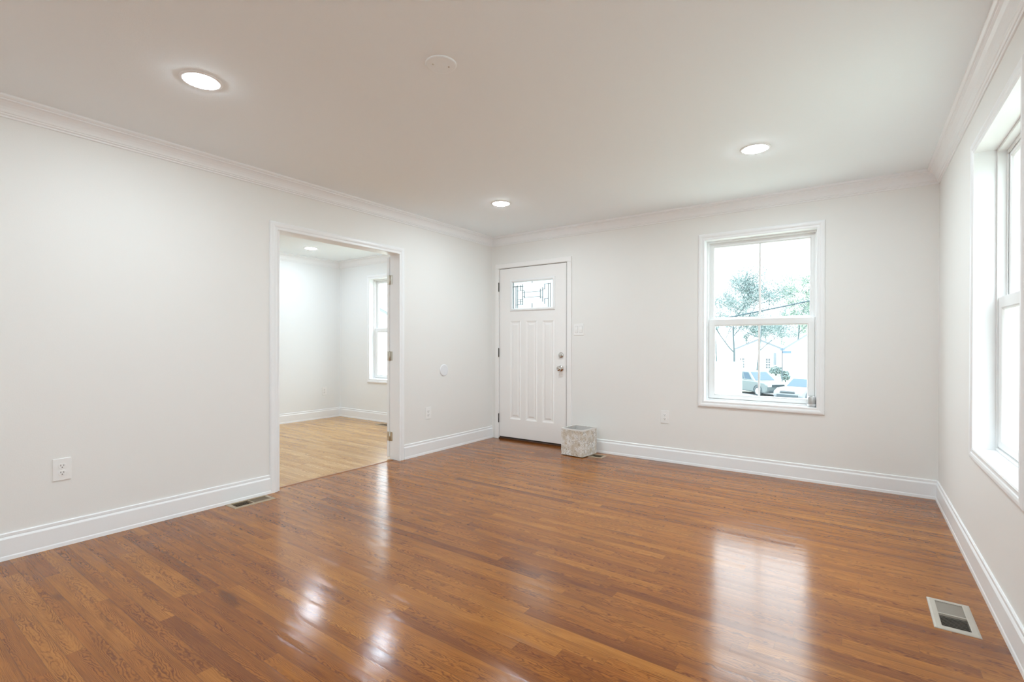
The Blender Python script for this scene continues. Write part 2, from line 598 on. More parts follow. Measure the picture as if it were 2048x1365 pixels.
# ------------------------------------------------------------------ doorway lining and casing
bm = bmesh.new()
t = 0.019
y0, y1, zt = OPN[0], OPN[1], OPN[3]
x0, x1 = -TI - 0.001, 0.001
box(bm, (x0, y0, 0), (x1, y0 + t, zt))
box(bm, (x0, y0, zt - 0.001), (x1, y1, zt + 0.0005))
jamb = structure('trim_4', bm, M['trim'], 'white painted lining of the wide doorway', 'door lining')
bm = bmesh.new()
box(bm, (x0, y1 - 0.0005, 0), (x1, y1 + 0.0005, zt))
build('hinge_jamb', bm, M['trim'], jamb)
for xs, nm, lab in ((0.0, 'trim_5', 'white casing framing the wide doorway'), (-TI, 'trim_6', 'white casing on the far side of the wide doorway')):
    bm = bmesh.new()
    sg = 1 if xs == 0 else -1
    sweep(bm, [(y0 + 0.001, 0), (y0 + 0.001, zt), (y1, zt), (y1, 0)], False, casing_scaled(0.0615 if xs == 0 else 0.05),
          lambda u, v, h: (xs + sg * h, u, v))
    structure(nm, bm, M['trim'], lab, 'door casing')


# ------------------------------------------------------------------ windows (double hung)
def window(name, loc, rz, label):
    """Local: x along the wall (left to right seen from inside), y outward, z up; origin at opening's lower left."""
    w, h = 0.887, 1.486
    r = empty(name, loc, rz, label, 'window', kind='structure')
    b = bmesh.new()
    sweep(b, [(0, 0), (0, h), (w, h), (w, 0)], True, CASING, lambda u, v, q: (u, -q, v))
    build('casing', b, M['trim'], r)
    b = bmesh.new()            # reveal boards
    d = 0.150
    e = 0.0015
    plate(b, 0, w, 0, h, [(e * 1, w - e, e, h - e)], -0.011, d, lambda u, v, q: (u, q, v))
    build('reveal', b, M['trim'], r)
    b = bmesh.new()            # vinyl frame, stepped
    f = 0.017
    plate(b, e, w - e, e, h - e, [(f, w - f, f, h - f)], 0.073, 0.148, lambda u, v, q: (u, q, v))
    f2 = 0.028
    plate(b, f, w - f, f, h - f, [(f2, w - f2, f2 + 0.004, h - f2 - 0.006)], 0.106, 0.112, lambda u, v, q: (u, q, v))
    build('frame', b, M['vinyl'], r, bevel=0.002)
    zm = 0.755                 # meeting rail height

    def sash(nm, z0, z1, ya, yb, sl, bot, top):
        b = bmesh.new()
        plate(b, f + 0.002, w - f - 0.002, z0, z1, [(sl, w - sl, z0 + bot, z1 - top)], ya, yb, lambda u, v, q: (u, q, v))
        s = build(nm, b, M['vinyl'], r, bevel=0.003)
        b = bmesh.new()        # glazing bead
        sweep(b, [(sl, z0 + bot), (w - sl, z0 + bot), (w - sl, z1 - top), (sl, z1 - top)], True,
              [(0, 0), (0.004, 0.003), (0.008, 0.010), (0.008, 0.014), (0, 0.014)], lambda u, v, q: (u, ya + q, v))
        build('glazing_bead', b, M['vinyl'], s)
        b = bmesh.new()
        ym = (ya + yb) / 2
        box(b, (sl - 0.006, ym - 0.002, z0 + bot - 0.006), (w - sl + 0.006, ym + 0.002, z1 - top + 0.006))
        build('pane', b, M['glass'], s)
        b = bmesh.new()
        box(b, (w / 2 - 0.0085, ym - 0.005, z0 + bot - 0.004), (w / 2 + 0.0085, ym + 0.005, z1 - top + 0.004))
        build('muntin', b, M['vinyl'], s, bevel=0.002)
        return s
    sash('lower_sash', 0.020, zm, 0.080, 0.105, 0.068, 0.036, 0.055)
    sash('upper_sash', zm - 0.030, h - 0.022, 0.113, 0.138, 0.052, 0.040, 0.030)
    return r


window('window_1', (WIN[0], 0, WIN[2]), 0, 'white double-hung window in the back wall with a street view')
window('window_2', (W, RW[1], 0.617), -PI / 2, 'deep white double-hung window at the right edge of the picture')
window('window_3', (FW[0], 0, 0.617), 0, 'white window of the next room, seen through the doorway')
window('window_4_added', (W, RW2[1], 0.617), -PI / 2, 'unseen white double-hung window added in the right wall behind the viewpoint')  # added out of view to let more daylight into the room

# ------------------------------------------------------------------ front door
fd = empty('door_1', (0, 0, 0), 0, 'white front door with leaded glass lite and three tall panels', 'front door', kind='structure')
SX0, SX1, SZ0, SZ1 = 0.1155, 1.0300, 0.030, 2.0400
LITE = (0.300, 0.860, 1.557, 1.873)
PAN = [(0.272, 0.418, 0.252, 1.413), (0.497, 0.645, 0.252, 1.411), (0.722, 0.870, 0.252, 1.409)]
bm = bmesh.new()
plate(bm, SX0, SX1, SZ0, SZ1, [LITE] + PAN, 0.004, 0.046, lambda u, v, w: (u, w, v))
slab = build('door_slab', bm, M['door'], fd, bevel=0.0012)
for p in PAN:                         # embossed panels: sloped moulding, sunk field with a raised middle
    bm = bmesh.new()
    a, b_, c, d_ = p
    steps = [(0.0, 0.004), (0.003, 0.0048), (0.014, 0.0100), (0.020, 0.0112), (0.029, 0.0112), (0.042, 0.0065), (0.046, 0.0062)]
    prev = None
    for q, yy in steps:
        ring = [bm.verts.new(v) for v in ((a + q, yy, c + q * 1.1), (b_ - q, yy, c + q * 1.1), (b_ - q, yy, d_ - q * 1.1), (a + q, yy, d_ - q * 1.1))]
        if prev:
            for k in range(4):
                bm.faces.new((prev[k], prev[(k + 1) % 4], ring[(k + 1) % 4], ring[k]))
        prev = ring
    bm.faces.new(prev)
    build('panel', bm, M['door'], slab)
bm = bmesh.new()                      # lite surround
sweep(bm, [(LITE[0], LITE[2]), (LITE[0], LITE[3]), (LITE[1], LITE[3]), (LITE[1], LITE[2])], True,
      [(-0.006, 0.022), (-0.004, 0.003), (0.000, -0.006), (0.008, -0.011), (0.020, -0.010), (0.026, -0.006), (0.028, 0.004)],
      lambda u, v, h: (u, h, v))
surround = build('lite_frame', bm, M['trim'], fd)
bm = bmesh.new()
box(bm, (LITE[0] - 0.003, 0.018, LITE[2] - 0.003), (LITE[1] + 0.003, 0.024, LITE[3] + 0.003))
pane = build('pane', bm, M['lite_glass'], surround)
bm = bmesh.new()                      # leaded came: (s0, t0, s1, t1), s left-right, t top-bottom
CAME = [(.115, .13, .115, .97), (.197, .13, .197, .33), (.197, .65, .197, .84), (.247, .10, .247, .85), (.292, .36, .292, .62), (.075, .15, .075, .97),
        (.680, .32, .680, .66), (.735, .27, .735, .78), (.783, .15, .783, .33), (.783, .68, .783, .86), (.868, .13, .868, 1), (.915, .13, .915, 1),
        (.480, .82, .480, 1), (.480, 0, .480, .07), (.115, .33, .292, .33), (.115, .66, .247, .66), (.115, .735, .247, .735), (.13, .84, .247, .84),
        (.075, .85, .115, .85), (0, .17, .247, .17), (.292, .40, .680, .40), (.292, .59, .680, .59), (.735, .33, .783, .33), (.783, .68, .868, .68),
        (.783, .15, .915, .15), (.247, .40, .292, .40), (.247, .56, .292, .56), (.68, .36, .735, .36), (.68, .62, .735, .62), (0.006, 0, 0.006, 1)]
lw, lh = LITE[1] - LITE[0], LITE[3] - LITE[2]
for s0, t0, s1, t1 in CAME:
    hw = 0.0020 if s0 > 0.01 else 0.0045
    ua, ub = LITE[0] + s0 * lw, LITE[0] + s1 * lw
    za, zb = LITE[3] - t1 * lh, LITE[3] - t0 * lh
    box(bm, (ua - hw, 0.0155, za - hw), (ub + hw, 0.0265, zb + hw))
build('leaded_came', bm, M['came'], pane)
KN = Matrix.Translation((0.9635, 0.004, 0.870)) @ Matrix.Rotation(PI / 2, 4, 'X')
bm = bmesh.new()
lathe(bm, [(0.0335, 0.0), (0.0335, 0.004), (0.030, 0.008), (0.016, 0.011), (0.013, 0.018), (0.013, 0.028), (0.022, 0.033), (0.0275, 0.041),
           (0.0285, 0.050), (0.025, 0.059), (0.016, 0.064), (0.007, 0.065), (0.006, 0.063), (0.0, 0.063)], 32, KN)
knob = build('door_knob', bm, M['chrome'], fd, smooth=True)
bm = bmesh.new()
DB = Matrix.Translation((0.9645, 0.004, 1.017)) @ Matrix.Rotation(PI / 2, 4, 'X')
lathe(bm, [(0.032, 0.0), (0.032, 0.006), (0.028, 0.013), (0.021, 0.016), (0.0, 0.017)], 32, DB)
dead = build('deadbolt', bm, M['chrome'], fd, smooth=True)
bm = bmesh.new()
box(bm, (0.9645 - 0.016, -0.030, 1.010), (0.9645 + 0.016, -0.012, 1.020))
build('thumb_turn', bm, M['chrome'], dead, bevel=0.003)
for zc in (1.827, 1.038, 0.248):
    bm = bmesh.new()
    lathe(bm, [(0.0, -0.056), (0.005, -0.055), (0.0075, -0.051), (0.0075, 0.051), (0.005, 0.055), (0.0, 0.056)], 14, Matrix.Translation((0.107, -0.008, zc)))
    build('hinge', bm, M['bronze'], fd, smooth=True, label='dark bronze hinge knuckle')
bm = bmesh.new()                      # jamb lining the opening and stop behind the slab
plate(bm, DOOR[0], DOOR[1], 0.0, DOOR[3], [(0.1115, 1.0365, -0.01, 2.0450)], 0.0005, T - 0.001, lambda u, v, w: (u, w, v))
plate(bm, 0.1115, 1.0365, 0.0, 2.0450, [(0.124, 1.022, -0.01, 2.032)], 0.048, 0.062, lambda u, v, w: (u, w, v))
build('jamb', bm, M['door'], fd)
bm = bmesh.new()                      # weather strip behind the clearance
plate(bm, 0.1116, 1.0364, 0.014, 2.0449, [(0.1153, 1.0302, 0.010, 2.0402)], 0.008, 0.047, lambda u, v, w: (u, w, v))
box(bm, (SX0, 0.010, 0.0145), (SX1, 0.042, 0.0295))
build('weather_strip', bm, M['shadowgap'], fd)
bm = bmesh.new()
box(bm, (0.104, -0.004, 0.0), (1.040, T + 0.02, 0.0135))
build('threshold', bm, simple('dark_oak_threshold', (0.10, 0.04, 0.015), 0.4), fd, bevel=0.004)
bm = bmesh.new()                      # casing
box(bm, (0.062, -0.0175, 0.0), (0.1085, 0.0, 2.0475))
box(bm, (1.0500, -0.0175, 0.0), (1.1005, 0.0, 2.0475))
box(bm, (0.062, -0.0175, 2.0475), (1.1005, 0.0, 2.101))
build('casing', bm, M['door'], fd, bevel=0.004)
bm = bmesh.new()                      # latch edge showing in the clearance
box(bm, (1.0303, 0.0045, 0.835), (1.0362, 0.0078, 0.905))
build('strike_plate', bm, M['bronze'], fd)

# ------------------------------------------------------------------ door of the doorway, folded back into the next room
d2 = empty('door_2', (0, 0, 0), 0, 'white inner door folded fully open behind the doorway', 'inner door', kind='structure')
bm = bmesh.new()
box(bm, (-0.1690, -1.488, 0.018), (-0.1335, -0.73, 2.000))
build('door_slab', bm, M['trim'], d2, bevel=0.002)
for zc in (1.772, 1.020, 0.225):
    bm = bmesh.new()
    hy = -1.4885
    box(bm, (-0.1225, hy - 0.0022, zc - 0.045), (-0.088, hy, zc + 0.045))
    box(bm, (-0.1640, hy - 0.0022, zc - 0.045), (-0.1265, hy, zc + 0.045))
    h_ = build('hinge', bm, M['nickel'], d2, bevel=0.001, label='satin nickel butt hinge')
    bm = bmesh.new()
    lathe(bm, [(0.0, -0.048), (0.0055, -0.047), (0.0055, 0.047), (0.0, 0.048)], 12, Matrix.Translation((-0.1245, hy - 0.004, zc)))
    build('hinge_pin', bm, M['nickel'], h_, smooth=True)
    bm = bmesh.new()
    for xx in (-0.097, -0.154):
        for dz in (-0.03, 0.0, 0.03):
            lathe(bm, [(0.0035, 0), (0.0032, 0.0012), (0, 0.0014)], 10,
                  Matrix.Translation((xx, hy - 0.0022, zc + dz)) @ Matrix.Rotation(PI / 2, 4, 'X'))
    build('screws', bm, M['nickel'], h_)


# ------------------------------------------------------------------ ceiling lights and cover plate
def ceiling_light(x, y, label, lens='lens', rough_trim=True):
    r = empty('recessed_light', (x, y, H), 0, label, 'ceiling light', 'recessed ceiling lights')
    b = bmesh.new()
    lathe(b, [(0.092, 0.0), (0.092, -0.0018), (0.088, -0.0045), (0.078, -0.0060), (0.0730, -0.0045), (0.0725, 0.0)], 48, cap=False)
    build('trim_ring', b, M['trim'], r, smooth=True)
    b = bmesh.new()
    lathe(b, [(0.0727, -0.0040), (0.0715, -0.0065), (0.066, -0.0085), (0.052, -0.0102), (0.03, -0.0112), (0.0, -0.0115)], 48, cap=False)
    build('lens', b, M[lens], r, smooth=True)
    return r


ceiling_light(1.035, -3.667, 'lit recessed light nearest the left end of the ceiling, largest in view')
ceiling_light(0.988, -1.150, 'lit recessed light above the front door corner')
ceiling_light(3.100, -1.200, 'lit recessed light on the ceiling near the street window')
ceiling_light(3.100, -3.667, 'lit recessed light overhead, in front of the viewpoint')
ceiling_light(1.035, -6.150, 'added unseen recessed light behind the viewpoint by the left wall')  # added out of view to light the main room
ceiling_light(3.100, -6.150, 'added unseen recessed light behind the viewpoint by the right wall')  # likewise an added light, out of view
ceiling_light(-2.350, -0.930, 'lit ceiling light in the next room, seen through the doorway', 'lens_far')
ceiling_light(-0.900, -0.930, 'lit ceiling light in the next room, near its doorway wall', 'lens_far')
ceiling_light(-2.350, -3.000, 'added unseen ceiling light in the next room, over its rear part', 'lens_far')  # added in the hidden part to brighten the next room
ceiling_light(-0.900, -3.000, 'added unseen ceiling light in the next room, nearest the long left wall', 'lens_far')  # second hidden light added to brighten the next room

cp = empty('ceiling_cover_plate', (2.090, -3.097, H), 0, 'round blank white cover plate on the ceiling between the lights', 'cover plate')
bm = bmesh.new()
lathe(bm, [(0.0715, 0.0), (0.0715, -0.0035), (0.069, -0.0062), (0.064, -0.0072), (0.0, -0.0074)], 48, cap=False)
build('plate', bm, M['ceiling'], cp, bevel=0.001)
for s in (-1, 1):
    bm = bmesh.new()
    lathe(bm, [(0.0045, -0.0070), (0.0042, -0.0088), (0.0, -0.0092)], 12, Matrix.Translation((0.036 * s * 0.6, 0.036 * s * 0.8, 0)))
    build('screw', bm, M['nickel'], cp)


# ------------------------------------------------------------------ wall plates
def wall_local(loc, facing):
    """Empty orientation so that local x = right along the wall, y = into the wall, z up."""
    rz = {'back': 0.0, 'left': PI / 2}[facing]
    return loc, rz


def outlet(loc, facing, label, screws=False):
    loc, rz = wall_local(loc, facing)
    r = empty('wall_outlet', loc, rz, label, 'outlet', 'duplex wall outlets')
    b = bmesh.new()
    box(b, (-0.040, -0.0055, -0.062), (0.040, 0.0, 0.062))
    build('cover_plate', b, M['plastic'], r, bevel=0.003)
    for s in (1, -1):
        b = bmesh.new()
        zc = 0.0195 * s
        n = 28
        ring0, ring1 = [], []
        for k in range(n):                     # flat-sided round receptacle face
            a = 2 * PI * k / n
            px = 0.0170 * math.cos(a)
            pz = max(-0.0135, min(0.0135, 0.0170 * math.sin(a)))
            ring0.append(b.verts.new((px, -0.0055, zc + pz)))
            ring1.append(b.verts.new((px * 0.96, -0.0078, zc + pz * 0.96)))
        for k in range(n):
            j = (k + 1) % n
            b.faces.new((ring0[k], ring0[j], ring1[j], ring1[k]))
        b.faces.new(ring1)
        rec = build('receptacle', b, M['plastic'], r)
        b = bmesh.new()
        box(b, (-0.0078, -0.0084, zc - 0.001), (-0.0053, -0.0070, zc + 0.0085))
        box(b, (0.0053, -0.0084, zc - 0.001), (0.0078, -0.0070, zc + 0.0070))
        lathe(b, [(0.0030, 0), (0.0030, 0.0012), (0.0, 0.0012)], 12, Matrix.Translation((0, -0.0072, zc - 0.0075)) @ Matrix.Rotation(PI / 2, 4, 'X'))
        build('slots', b, M['slot'], rec)
    b = bmesh.new()
    lathe(b, [(0.0035, 0), (0.0032, 0.0012), (0, 0.0014)], 12, Matrix.Translation((0, -0.0055, 0)) @ Matrix.Rotation(PI / 2, 4, 'X'))
    build('screw', b, M['plastic'], r)
    return r


outlet((2.123, 0, 0.434), 'back', 'white duplex outlet low on the back wall, left of the street window')
outlet((0, -3.961, 0.431), 'left', 'white duplex outlet on the long left wall near the picture edge')
outlet((0, -1.088, 0.419), 'left', 'white duplex outlet between the wide doorway and the front door corner')
outlet((FX0, -0.277, 0.416), 'left', 'white duplex outlet in the next room near its corner')

sw = empty('light_switch', (1.187, 0, 1.299), 0, 'white double light switch beside the front door', 'light switch')
bm = bmesh.new()
box(bm, (-0.0615, -0.0055, -0.0620), (0.0615, 0.0, 0.0620))
build('cover_plate', bm, M['plastic'], sw, bevel=0.003)
for xc, hw in ((-0.026, 0.0145), (0.024, 0.0175)):
    bm = bmesh.new()
    vv = [(xc - hw, -0.0065, -0.034), (xc + hw, -0.0065, -0.034), (xc + hw, -0.0105, 0.0), (xc - hw, -0.0105, 0.0),
          (xc - hw, -0.0075, 0.034), (xc + hw, -0.0075, 0.034)]
    V = [bm.verts.new(p) for p in vv]
    Vb = [bm.verts.new((p[0], -0.004, p[2])) for p in vv]
    bm.faces.new((V[0], V[1], V[2], V[3]))
    bm.faces.new((V[3], V[2], V[5], V[4]))
    bm.faces.new((V[0], V[3], Vb[3], Vb[0]))
    bm.faces.new((V[3], V[4], Vb[4], Vb[3]))
    bm.faces.new((V[1], V[2], Vb[2], Vb[1]))
    bm.faces.new((V[2], V[5], Vb[5], Vb[2]))
    bm.faces.new((V[0], V[1], Vb[1], Vb[0]))
    bm.faces.new((V[4], V[5], Vb[5], Vb[4]))
    rk = build('rocker', bm, M['plastic'], sw)
    bm = bmesh.new()
    plate(bm, xc - hw - 0.0022, xc + hw + 0.0022, -0.0362, 0.0362, [(xc - hw, xc + hw, -0.034, 0.034)], -0.0062, -0.0050, lambda u, v, w: (u, w, v))
    build('rocker_gap', bm, M['plastic_shade'], rk)

rp = empty('round_wall_plate', (0, -0.8515, 0.857), PI / 2, 'small round blank white plate on the left wall beside the front door corner', 'wall plate')
bm = bmesh.new()
lathe(bm, [(0.063, 0.0), (0.063, 0.004), (0.060, 0.0075), (0.054, 0.009), (0.0, 0.0095)], 48, Matrix.Rotation(PI / 2, 4, 'X'), cap=False)
build('plate', bm, M['plastic_cool'], rp)
for s in (-1, 1):
    bm = bmesh.new()
    lathe(bm, [(0.004, 0.009), (0.0035, 0.0105), (0.0, 0.0108)], 12, Matrix.Translation((0, 0, 0.03 * s)) @ Matrix.Rotation(PI / 2, 4, 'X'))
    build('screw', bm, M['plastic_cool'], rp)


# ------------------------------------------------------------------ floor registers
def register(key, mat, lmat, label):
    x, y, tn = REGS[key]
    r = empty('floor_register', (x, y, 0), PI / 2 * tn, label, 'floor vent', 'floor registers')
    w, l = REG_W / 2, REG_L / 2
    b = bmesh.new()
    sweep(b, [(-w + 0.008, -l + 0.008), (-w + 0.008, l - 0.008), (w - 0.008, l - 0.008), (w - 0.008, -l + 0.008)], True,
          [(0.0, -0.012), (0.0, 0.0045), (0.004, 0.0055), (0.018, 0.0050), (0.025, 0.0030), (0.0265, 0.0)], lambda u, v, h: (u, v, h))
    box(b, (-w + 0.008, -0.004, -0.010), (w - 0.008, 0.004, 0.0045))
    build('frame', b, mat, r)
    for s in (1, -1):
        b = bmesh.new()
        n = 10
        for k in range(n):
            yc = s * (0.004 + (k + 0.5) * (l - 0.012) / n)
            dy, dz = 0.0066, 0.0034
            zc = -0.0020
            thick = 0.0007
            for q in range(1):
                p0 = Vector((0, yc - dy, zc - dz * s))
                p1 = Vector((0, yc + dy, zc + dz * s))
                up = Vector((0, -s * dz, dy)).normalized() * thick
                pts = []
                for xx in (-w + 0.008, w - 0.008):
                    for pp in (p0 - up, p1 - up, p1 + up, p0 + up):
                        pts.append(b.verts.new((xx, pp.y, pp.z)))
                for f in ((0, 1, 2, 3), (7, 6, 5, 4), (0, 4, 5, 1), (1, 5, 6, 2), (2, 6, 7, 3), (3, 7, 4, 0)):
                    b.faces.new([pts[i] for i in f])
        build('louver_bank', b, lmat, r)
    b = bmesh.new()
    e = 0.0005
    for a_, b_ in (((-w + e, -l + e, -0.115), (w - e, l - e, -0.113)), ((-w + e, -l + e, -0.115), (-w + 0.003, l - e, -0.012)),
                   ((w - 0.003, -l + e, -0.115), (w - e, l - e, -0.012)), ((-w + e, -l + e, -0.115), (w - e, -l + 0.003, -0.012)),
                   ((-w + e, l - 0.003, -0.115), (w - e, l - e, -0.012))):
        box(b, a_, b_)
    build('duct_boot', b, M['duct'], r)
    return r


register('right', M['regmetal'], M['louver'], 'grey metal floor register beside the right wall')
register('left', M['regbrown'], M['louver_tan_shaded'], 'tan floor register against the left baseboard by the doorway')
register('box', M['regbrown'], M['louver_tan_shaded'], 'tan floor register tucked beside the patterned storage box')
register('far', M['regbrown'], M['louver_tan_shaded'], 'brown floor register in the next room under its window')

# ------------------------------------------------------------------ patterned storage box
nt = NT('floral_print_fabric')
co = obj_coord(nt)
vo = nt.n('ShaderNodeTexVoronoi', feature='F1')
warp = nt.n('ShaderNodeVectorMath', operation='ADD')
nzc = nt.n('ShaderNodeTexNoise')
nzc.inputs['Scale'].default_value = 9
nt.link(co, nzc.inputs['Vector'])
sc = nt.n('ShaderNodeVectorMath', operation='SCALE')
nt.link(nzc.outputs['Color'], sc.inputs[0])
sc.inputs['Scale'].default_value = 0.06
nt.link(co, warp.inputs[0])
nt.link(sc.outputs[0], warp.inputs[1])
nt.link(warp.outputs[0], vo.inputs['Vector'])
vo.inputs['Scale'].default_value = 21
d = vo.outputs['Distance']
rings = nt.math('SINE', nt.math('MULTIPLY', d, 24.0))
rings = nt.maprange(rings, 0.15, 0.75)
petal = nt.maprange(d, 0.10, 0.16)
ink = nt.math('MULTIPLY', rings, nt.maprange(nt.noise(co, 38, 3), 0.35, 0.62, 0.25, 0.95))
tint = nt.ramp(nt.noise(co, 11, 2), [(0.35, (0.40, 0.38, 0.36)), (0.5, (0.46, 0.35, 0.22)), (0.65, (0.52, 0.47, 0.42))])
ground_tone = nt.mix(nt.maprange(nt.noise(co, 17, 3), 0.42, 0.60), (0.88, 0.87, 0.85), (0.68, 0.62, 0.53))
cloth = nt.mix(ink, ground_tone, tint)
nt.principled(cloth, 0.85, spec=0.2, normal=nt.bump(nt.noise(co, 400, 2), 0.15, 0.002))
M['print'] = nt.m
M['lining'] = simple('grey_cloth_lining', (0.62, 0.60, 0.58), 0.9)
sbx = empty('storage_box', (1.297, -0.2075, 0.0062), math.radians(-5.4), 'open white storage cube with a tan floral print, on the floor beside the front door', 'storage box')
bm = bmesh.new()
hx, hy_, hz, th = 0.1295, 0.1355, 0.270, 0.006
plate(bm, -hx, hx, -hy_, hy_, [(-hx + th, hx - th, -hy_ + th, hy_ - th)], 0.0, hz, lambda u, v, w: (u, v, w))
box(bm, (-hx + th, -hy_ + th, 0.0), (hx - th, hy_ - th, 0.006))
build('body', bm, M['print'], sbx, bevel=0.003)
bm = bmesh.new()
i = th + 0.0006
plate(bm, -hx + i - 0.0004, hx - i + 0.0004, -hy_ + i - 0.0004, hy_ - i + 0.0004, [(-hx + i + 0.003, hx - i - 0.003, -hy_ + i + 0.003, hy_ - i - 0.003)], 0.0065, hz - 0.004, lambda u, v, w: (u, v, w))
box(bm, (-hx + i + 0.003, -hy_ + i + 0.003, 0.0065), (hx - i - 0.003, hy_ - i - 0.003, 0.0095))
build('lining', bm, M['lining'], sbx)
bm = bmesh.new()
plate(bm, -hx - 0.0012, hx + 0.0012, -hy_ - 0.0012, hy_ + 0.0012, [(-hx + th - 0.0008, hx - th + 0.0008, -hy_ + th - 0.0008, hy_ - th + 0.0008)], hz - 0.012, hz + 0.002, lambda u, v, w: (u, v, w))
build('rim_binding', bm, simple('white_cloth_binding', (0.80, 0.79, 0.77), 0.85), sbx, bevel=0.002)

# ------------------------------------------------------------------ small glass jar on the window sill
nt = NT('cloudy_grey_glass')
co = obj_coord(nt)
nt.principled(nt.mix(nt.noise(co, 60, 3), (0.42, 0.42, 0.42), (0.66, 0.66, 0.65)), 0.18, 0.55, 0.6)
M['jar'] = nt.m
jar = empty('candle_jar', (3.338, 0.036, 0.6187), 0, 'small cloudy grey jar standing at the right end of the window sill', 'jar')
bm = bmesh.new()
lathe(bm, [(0.0, 0.0), (0.028, 0.0), (0.0305, 0.004), (0.0315, 0.012), (0.0325, 0.045), (0.0320, 0.075), (0.0285, 0.084), (0.0270, 0.088), (0.0245, 0.088),
           (0.0245, 0.060), (0.0, 0.060)], 32, cap=False)
build('body', bm, M['jar'], jar, smooth=True)
bm = bmesh.new()
lathe(bm, [(0.0325, 0.014), (0.0335, 0.016), (0.0335, 0.022), (0.0325, 0.024)], 32, cap=False)
build('band', bm, M['plastic_cool'], jar, smooth=True)

# ------------------------------------------------------------------ outdoors
def at(u, v, depth):
    """Point seen at a pixel of the 2048x1365 photograph, at a distance along the view axis."""
    return CAM + (CD + CR * ((u - CX) / F_PX) + CU * ((CY - v) / F_PX)) * depth


def ground_z(y):
    s = min(1.0, max(0.0, (y - 0.2) / 30.0))
    return -0.75 - 1.80 * s * s * (3 - 2 * s)


nt = NT('spring_lawn')
co = obj_coord(nt)
nt.principled(nt.mix(nt.noise(co, 0.6, 5), (0.36, 0.38, 0.31), (0.46, 0.47, 0.42)), 0.9, spec=0.1)
M['lawn'] = nt.m
M['asphalt'] = simple('pale_asphalt', (0.30, 0.31, 0.32), 0.9, noise_scale=3)
M['siding'] = paint('white_lap_siding', (0.80, 0.82, 0.82), 0.6, 0.02, 10)
M['roof'] = simple('weathered_grey_shingle', (0.17, 0.19, 0.20), 0.9, noise_scale=2)
M['fascia'] = simple('blue_grey_fascia', (0.19, 0.215, 0.24), 0.6)
M['house_glass'] = simple('house_window_glass', (0.09, 0.11, 0.13), 0.15)
M['vinyl_fence'] = paint('white_vinyl_fence', (0.84, 0.85, 0.86), 0.5, 0.01, 8)
M['bark'] = simple('grey_bark', (0.085, 0.115, 0.125), 0.9, noise_scale=6)
M['buds'] = simple('pale_spring_leaves', (0.20, 0.265, 0.26), 0.8, noise_scale=1)
M['green'] = simple('fresh_green_leaves', (0.25, 0.33, 0.27), 0.8, noise_scale=1)
M['signblue'] = simple('blue_sign', (0.11, 0.17, 0.28), 0.5)
M['post'] = simple('weathered_post', (0.06, 0.08, 0.10), 0.6)
M['cable'] = simple('black_cable', (0.03, 0.055, 0.07), 0.6)
M['suvpaint'] = simple('grey_green_car_paint', (0.15, 0.18, 0.18), 0.25, 0.3)
M['sedanpaint'] = simple('silver_car_paint', (0.24, 0.26, 0.27), 0.25, 0.3)
M['carglass'] = simple('car_glass', (0.045, 0.08, 0.11), 0.25, spec=0.2)
M['tyre'] = simple('tyre_rubber', (0.045, 0.06, 0.065), 0.8)
M['hub'] = simple('alloy_wheel', (0.45, 0.46, 0.47), 0.35, 0.5)
M['blacktrim'] = simple('black_car_trim', (0.05, 0.07, 0.08), 0.5)
M['lamp_clear'] = simple('clear_headlight', (0.55, 0.58, 0.60), 0.1)

bm = bmesh.new()
NY = 30
ys = [T + 0.001 + (190.0 - T) * (k / NY) ** 1.6 for k in range(NY + 1)]
rows = []
ys2 = [-40.0] + ys
for yy in ys2:
    rows.append([bm.verts.new((xx, yy, ground_z(yy))) for xx in (-80, -30, -10, 0, 10, 30, 80)])
for A, B in zip(rows, rows[1:]):
    for k in range(6):
        bm.faces.new((A[k], A[k + 1], B[k + 1], B[k]))
structure('ground', bm, M['lawn'], 'pale spring lawn sloping down to the street outside', 'ground')
bm = bmesh.new()
box(bm, (-60, 24.0, ground_z(40) - 0.2), (60, 36.5, ground_z(40) + 0.03))
structure('street', bm, M['asphalt'], 'pale street across from the house, seen through the window', 'street')

# white vinyl fence
fp = at(1478, 724.5, 12.0)
fn = empty('vinyl_fence', (fp.x, fp.y, ground_z(fp.y)), 0, 'white vinyl privacy fence in the lower left of the street window', 'fence')
fh = fp.z - ground_z(fp.y)
for k in range(3):
    xa = -2.4 * (k + 1)
    bm = bmesh.new()
    for q in range(15):
        box(bm, (xa + 0.10 + q * 0.152, -0.012, 0.05), (xa + 0.10 + q * 0.152 + 0.149, 0.012, fh - 0.05))
    build('fence_panel', bm, M['vinyl_fence'], fn)
    bm = bmesh.new()
    for zr0, zr1 in ((fh - 0.10, fh), (0.03, 0.16)):
        bm = bmesh.new()
        box(bm, (xa + 0.06, -0.025, zr0), (xa + 2.34, 0.025, zr1))
        build('rail', bm, M['vinyl_fence'], fn, bevel=0.006)
for k in range(4):
    bm = bmesh.new()
    box(bm, (-2.4 * k - 0.06, -0.06, 0.0), (-2.4 * k + 0.06, 0.06, fh + 0.02))
    build('post', bm, M['vinyl_fence'], fn, bevel=0.008)


